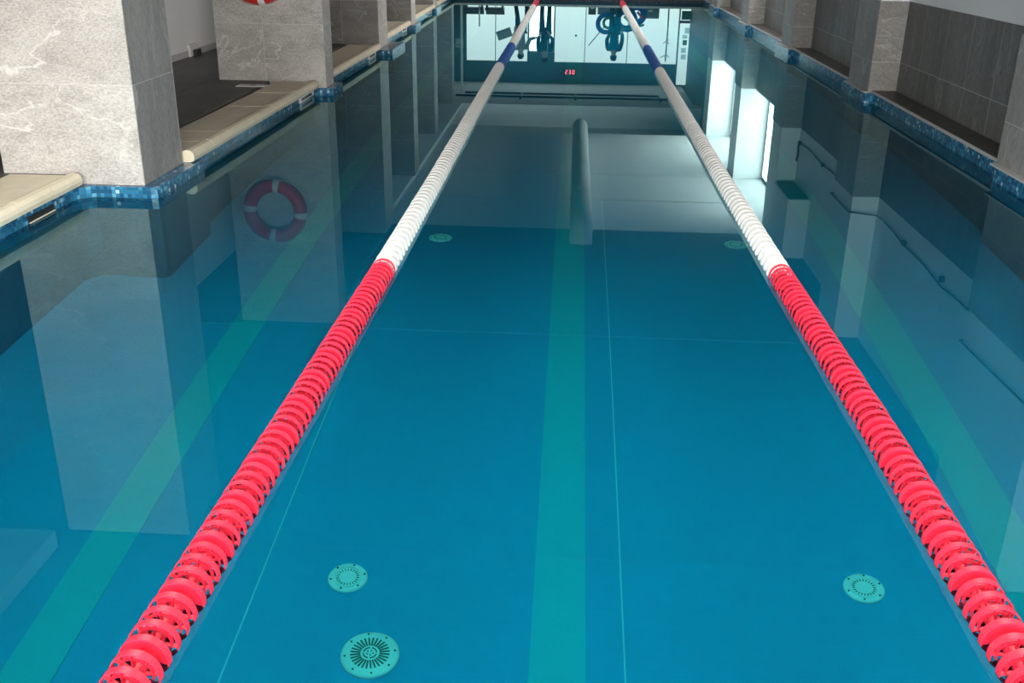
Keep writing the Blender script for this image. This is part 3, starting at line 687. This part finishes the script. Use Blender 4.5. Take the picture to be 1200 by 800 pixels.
    J['hem'] = Vector(J['pelvis']) + Vector((0, 0, -.06)); rad['hem'] = (.15, .12); J['col'] = Vector(J['neck']) + Vector((0, 0, -.02)); rad['col'] = .058
    cloth('top', ['hem', 'pelvis', 'waist', 'chest', 'col', 'shL', 'elL', 'cufL', 'shR', 'elR', 'cufR'], [('hem', 'pelvis'), ('pelvis', 'waist'), ('waist', 'chest'), ('chest', 'col'), ('chest', 'shL'), ('shL', 'elL'), ('elL', 'cufL'), ('chest', 'shR'), ('shR', 'elR'), ('elR', 'cufR')], .018, mats[0])
    cloth('trousers', ['pelvis', 'hipL', 'kneeL', 'hemL', 'hipR', 'kneeR', 'hemR'], [('pelvis', 'hipL'), ('hipL', 'kneeL'), ('kneeL', 'hemL'), ('pelvis', 'hipR'), ('hipR', 'kneeR'), ('kneeR', 'hemR')], .014, mats[1])
    for sd in 'LR':
        a, b = Vector(J['ank' + sd]), Vector(J['toe' + sd]); heel = a + (a - b).normalized() * .05; heel.z = .045
        me = skin_mesh('shoe', [heel, (a.x, a.y - .03, .05), b], [(0, 1), (1, 2)], [(.042, .042), (.048, .048), (.042, .034)], 0, 1); me.materials.append(MATS['black']); link('shoe', me, t)
    hd = Vector(J['head']); m = MB()
    m.lathe([(.001, .115), (.05, .105), (.085, .07), (.098, .02), (.092, -.03), (.07, -.05)], 16, Matrix.Translation(hd + Vector((0, .022, .02))), capa=False, capb=False); m.build('hair', 'hair', t, True)
    for sx in (-1, 1):
        m = MB(); m.lathe([(.001, -.008), (.008, -.004), (.010, 0), (.008, .004), (.001, .008)], 8, Matrix.Translation(hd + Vector((sx * .033, -.083, .012)))); m.build('eye', 'black', t, True)
        m = MB(); m.lathe([(.001, -.03), (.010, -.018), (.012, .01), (.001, .03)], 8, Matrix.Translation(hd + Vector((sx * .092, .0, .0)))); m.build('ear', 'skin', t, True)
    m = MB(); m.lathe([(.016, -.03), (.013, -.015), (.006, .02)], 8, Matrix.Translation(hd + Vector((0, -.092, -.005)))); m.build('nose', 'skin', t, True)
    m = MB(); m.box(-.022, .022, -.092, -.084, -.048, -.040, Matrix.Translation(hd)); m.build('mouth', 'sign_red', t)
    if extra: extra(t)
    return t
def white_text(t):
    for k, (z0, z1) in enumerate(((1.13, 1.17), (1.19, 1.26), (1.28, 1.33), (1.35, 1.39))):
        m = MB(); m.box(.085, .112, -.152, -.145, z0, z1); m.build('print', 'white_plastic', t)
person((-1.45, 28.45, DECK), .5, 1.60, 'person in grey top and dark trousers walking with a grey board underarm', dict(kneeL=(.12, -.14, .52), ankL=(.13, -.10, .12), toeL=(.14, -.26, .05), kneeR=(-.11, .02, .50), ankR=(-.12, .16, .10), elL=(.30, -.02, 1.15), wrL=(.42, -.22, 1.10), elR=(-.21, .05, 1.14), wrR=(-.22, -.04, .91)), ('cloth_grey', 'cloth_black'))
person((-.81, 29.45, DECK), -.15, 1.80, 'person in dark teal tracksuit with pale print standing before the bright doorway', dict(elL=(.20, .03, 1.13), wrL=(.15, -.13, .98), elR=(-.20, .03, 1.13), wrR=(-.13, -.14, 1.0)), ('cloth_teal', 'cloth_black'), white_text)
person((1.13, 29.3, DECK), PI - .25, 1.70, 'person in teal clothes standing beside the pile of coiled blue ropes', dict(elL=(.22, .0, 1.14), wrL=(.16, -.15, .98), elR=(-.23, -.02, 1.13), wrR=(-.20, -.12, .92)), ('cloth_teal', 'cloth_teal'))
t = empty('swim_board', (-1.87, 28.03, 1.00)); tag(t, 'flat grey swim board held by the walking person in grey', 'board')
M = Matrix.Rotation(.35, 4, 'Y')
m = MB(); m.box(-.21, .19, -.02, .02, -.11, .13, M, bev=.015); m.build('board', 'cloth_grey', t); m = MB(); m.box(-.20, .18, -.024, .024, -.09, -.075, M); m.build('edge_stripe', 'dark_metal', t)

# ------------------------------------------------------------------ things along the far wall
def low_bench(x0, x1, y, label):
    t = empty('bench', ((x0 + x1) / 2, y, DECK)); tag(t, label, 'bench'); l = (x1 - x0) / 2
    m = MB(); m.box(-l, l, -.2, .2, .38, .46, bev=.01); m.build('seat', 'dark_panel', t)
    m = MB(); m.box(-l, l, .16, .2, .46, .72 - DECK, bev=.01); m.build('backrest', 'dark_panel', t)
    for sx in (-1, 1):
        for sy in (-1, 1): m = MB(); m.box(sx * (l - .05) - .02, sx * (l - .05) + .02, sy * .16 - .02, sy * .16 + .02, 0, .38); m.build('leg', 'dark_metal', t)
low_bench(-3.2, -2.65, 30.5, 'low dark bench against the far wall, in the corner beside the pole')
low_bench(-2.6, -2.05, 30.5, 'low dark bench against the far wall, nearer the doorway')
t = empty('pole', (-2.60, 28.6, DECK)); tag(t, 'slim steel pole standing on the far deck before the dark benches', 'pole')
m = MB(); m.tube([(0, 0, 0), (0, 0, .75)], .018, 10); m.build('shaft', 'steel', t, True); m = MB(); m.lathe([(.12, 0), (.12, .012), (.03, .03), (.03, .0301)], 20); m.build('foot', 'dark_metal', t)
# wall clock
t = empty('wall_clock', (-.09, 31.38, 2.40)); tag(t, 'small black digital clock with red digits high on the far wall', 'clock')
m = MB(); m.box(-.19, .19, -.03, .09, -.10, .10, bev=.008); m.build('case', 'black', t)
SEG = {'5': 'afgcd', '3': 'abgcd', '0': 'abcdef', '4': 'fgbc', '2': 'abged'}
def seg(mb, ch, x):
    w_, h_, q = .05, .055, .009
    for s in SEG[ch]:
        if s in 'agd': z = {'a': h_, 'g': 0, 'd': -h_}[s]; mb.box(x - w_ / 2, x + w_ / 2, -.034, -.031, z - q, z + q)
        else: xx = x - w_ / 2 if s in 'fe' else x + w_ / 2; z0 = 0 if s in 'fb' else -h_; mb.box(xx - q, xx + q, -.034, -.031, z0, z0 + h_)
for ch, x in (('5', -.11), ('3', .0), ('0', .11)): m = MB(); seg(m, ch, x); m.build('digit', 'clock_red', t)
t = empty('wall_camera', (.06, 31.46, 1.34)); tag(t, 'tiny dark round sensor on the far wall beside the doorway', 'sensor')
m = MB(); m.lathe([(.035, 0), (.033, .02), (.018, .035), (.001, .038)], 14, Matrix.Rotation(PI / 2, 4, 'X')); m.build('dome', 'dark_metal', t, True)
# crate with coils
def crate(x, y, w_, d_, h_, mat, label, cat='crate'):
    t = empty('crate', (x, y, DECK)); tag(t, label, cat)
    e = .02
    m = MB(); m.box(-w_ / 2, w_ / 2, -d_ / 2, d_ / 2, 0, e); m.build('base', mat, t)
    for nm, a in (('side', (-w_ / 2, w_ / 2, -d_ / 2, -d_ / 2 + e)), ('side', (-w_ / 2, w_ / 2, d_ / 2 - e, d_ / 2)), ('side', (-w_ / 2, -w_ / 2 + e, -d_ / 2 + e, d_ / 2 - e)), ('side', (w_ / 2 - e, w_ / 2, -d_ / 2 + e, d_ / 2 - e))):
        m = MB(); m.box(*a, e, h_); m.build(nm, mat, t)
    m = MB(); m.box(-.06, .06, -d_ / 2 - .004, -d_ / 2, h_ * .6, h_ * .6 + .05); m.build('tag_plate', 'white_plastic', t)
    return t
crate(.50, 30.5, .22, .3, .52, 'crate', 'small brown crate with a white tag at the far wall')
crate(1.05, 30.1, .8, .5, .48, 'dark_panel', 'wide dark crate of ropes behind the person in teal', 'crate')
crate(2.15, 30.3, .5, .4, .58, 'dark_panel', 'dark box standing right of the rope pile at the far wall', 'crate')
def coil(x, y, z, R, r, mat, label, tilt=(PI / 2, 0, 0), turns=3):
    t = empty('rope_coil', (x, y, z)); tag(t, label, 'rope coil', 'coils piled at the far wall'); t.rotation_euler = tilt
    for k in range(turns):
        m = MB(); rk = R - .035 * k
        m.tube([(rk * math.cos(2 * PI * j / 28), rk * math.sin(2 * PI * j / 28), .02 * math.sin(6 * PI * j / 28) + .012 * k) for j in range(28)], r, 8, loop=True); m.build('loop', mat, t, True)
coil(.90, 29.75, .84, .27, .03, 'rope_blue', 'coil of blue rope leaning on the wide dark crate')
coil(1.45, 29.75, .72, .30, .035, 'rope_blue', 'large blue rope coil between the person in teal and the dark box', (PI / 2, .2, .2), 4)
coil(1.75, 29.9, .60, .26, .035, 'rope_blue', 'blue rope coil lowest beside the dark box', (PI / 2 + .1, .1, -.2), 4)
coil(.95, 29.50, .80, .15, .02, 'foam_green', 'small green rope coil behind the person in teal', (PI / 2, .3, 0), 2)
def noodle(a, b, r, mat, label):
    t = empty('pool_noodle', a); tag(t, label, 'pool noodle', 'foam noodles in the rope pile')
    A, B = Vector(a), Vector(b); d_ = B - A
    m = MB(); m.tube([(0, 0, 0), tuple(d_ * .5 + Vector((0, 0, .04))), tuple(d_)], r, 10); m.build('tube', mat, t, True)
    m = MB(); m.tube([tuple(d_ * .999), tuple(d_ * 1.004)], r * .4, 8); m.build('bore', 'black', t)
noodle((1.35, 29.45, .95), (1.95, 29.5, .83), .03, 'foam_green', 'green foam noodle lying across the blue coils')
noodle((1.30, 29.6, 1.00), (1.70, 29.7, .98), .028, 'rope_blue', 'blue foam noodle on top of the coils')
noodle((1.40, 29.55, .62), (1.62, 29.6, .74), .045, 'foam_yellow', 'short yellow green foam noodle in the rope pile')
noodle((1.75, 29.55, .50), (1.98, 29.6, .66), .035, 'foam_pink', 'pink foam noodle at the end of the rope pile')
t = empty('rescue_pole', (.72, 29.9, .95)); tag(t, 'thin brown stick leaning out from the rope pile', 'pole')
m = MB(); m.tube([(0.12, 0, 0), (-.28, 0.02, .50)], .014, 8); m.build('shaft', 'coping_grout', t, True); m = MB(); m.tube([(-.28, .02, .50), (-.29, .0205, .515)], .018, 8); m.build('tip', 'dark_metal', t)
# white coat stand
t = empty('coat_stand', (2.68, 30.3, DECK)); tag(t, 'white branching coat stand at the far wall before the notice panel', 'coat stand')
m = MB(); m.tube([(0, 0, 0), (.01, 0, .9), (0, 0, 1.78)], .022, 10); m.build('post', 'white_plastic', t, True)
for z, sx, l in ((1.60, -1, .16), (1.58, 1, .1), (1.20, -1, .1), (1.22, 1, .08), (1.12, 1, .06)):
    m = MB(); m.tube([(0, 0, z), (sx * l, -.02, z + .07)], .012, 6); m.build('peg', 'white_plastic', t, True)
for a in (.3, 2.4, 4.5): m = MB(); m.tube([(0, 0, .1), (.22 * math.cos(a), .22 * math.sin(a), .015)], .016, 8); m.build('foot', 'white_plastic', t, True)
# column with notices; glow added where no light reaches its face
t = empty('notice_stand', (3.19, 30.35, DECK)); tag(t, 'tall panel given an added glow, with pinned notices and a green cross sign', 'notice stand')
m = MB(); m.box(-.17, .17, -.15, .0, 0, 2.55 - DECK); m.build('glow_panel', 'frosted', t)
m = MB(); m.box(-.20, -.17, -.16, .02, 0, 2.76 - DECK); m.box(.17, .20, -.16, .02, 0, 2.76 - DECK); m.build('post', 'dark_metal', t)
m = MB(); m.box(-.175, .175, -.165, -.15, .62, .70); m.build('red_band', 'sign_red', t)
m = MB(); m.box(-.14, .14, -.165, -.15, .36, .60); m.build('green_panel', 'leaf', t)
s_ = MB().box(-.06, .06, -.16, -.15, 1.16, 1.30).build('cross_sign', 'sign_green', t)
m = MB(); m.box(-.013, .013, -.164, -.16, 1.18, 1.28); m.box(-.04, -.013, -.164, -.16, 1.218, 1.243); m.box(.013, .04, -.164, -.16, 1.218, 1.243); m.build('cross', 'white_plastic', s_)
for z0, z1, x0, x1 in ((.82, .98, -.02, .12), (1.02, 1.12, -.08, .06), (1.38, 1.52, -.09, .05), (1.56, 1.70, -.08, .06)):
    m = MB(); m.box(x0, x1, -.156, -.15, z0, z1); m.build('notice', 'paper_glow', t)
# pale notice on the dark panel of the far left
t = empty('notice_board', (-3.47, 31.43, 1.62)); tag(t, 'pale square notice on the dark panel in the far corner', 'notice')
m = MB(); m.box(-.12, .12, -.012, 0, -.13, .13, bev=.003); m.build('board', 'grey_paint', t); m = MB(); m.box(-.09, .09, -.014, -.012, .05, .07); m.build('print_line', 'dark_metal', t)
t = empty('corner_post', (-3.20, 29.6, DECK)); tag(t, 'slim white post standing between the dark corner panel and the frosted panels', 'post')
m = MB(); m.box(-.03, .03, -.03, .03, .01, 2.76 - DECK, bev=.004); m.build('shaft', 'white_paint', t); m = MB(); m.box(-.07, .07, -.07, .07, 0, .01); m.build('base_plate', 'steel', t)
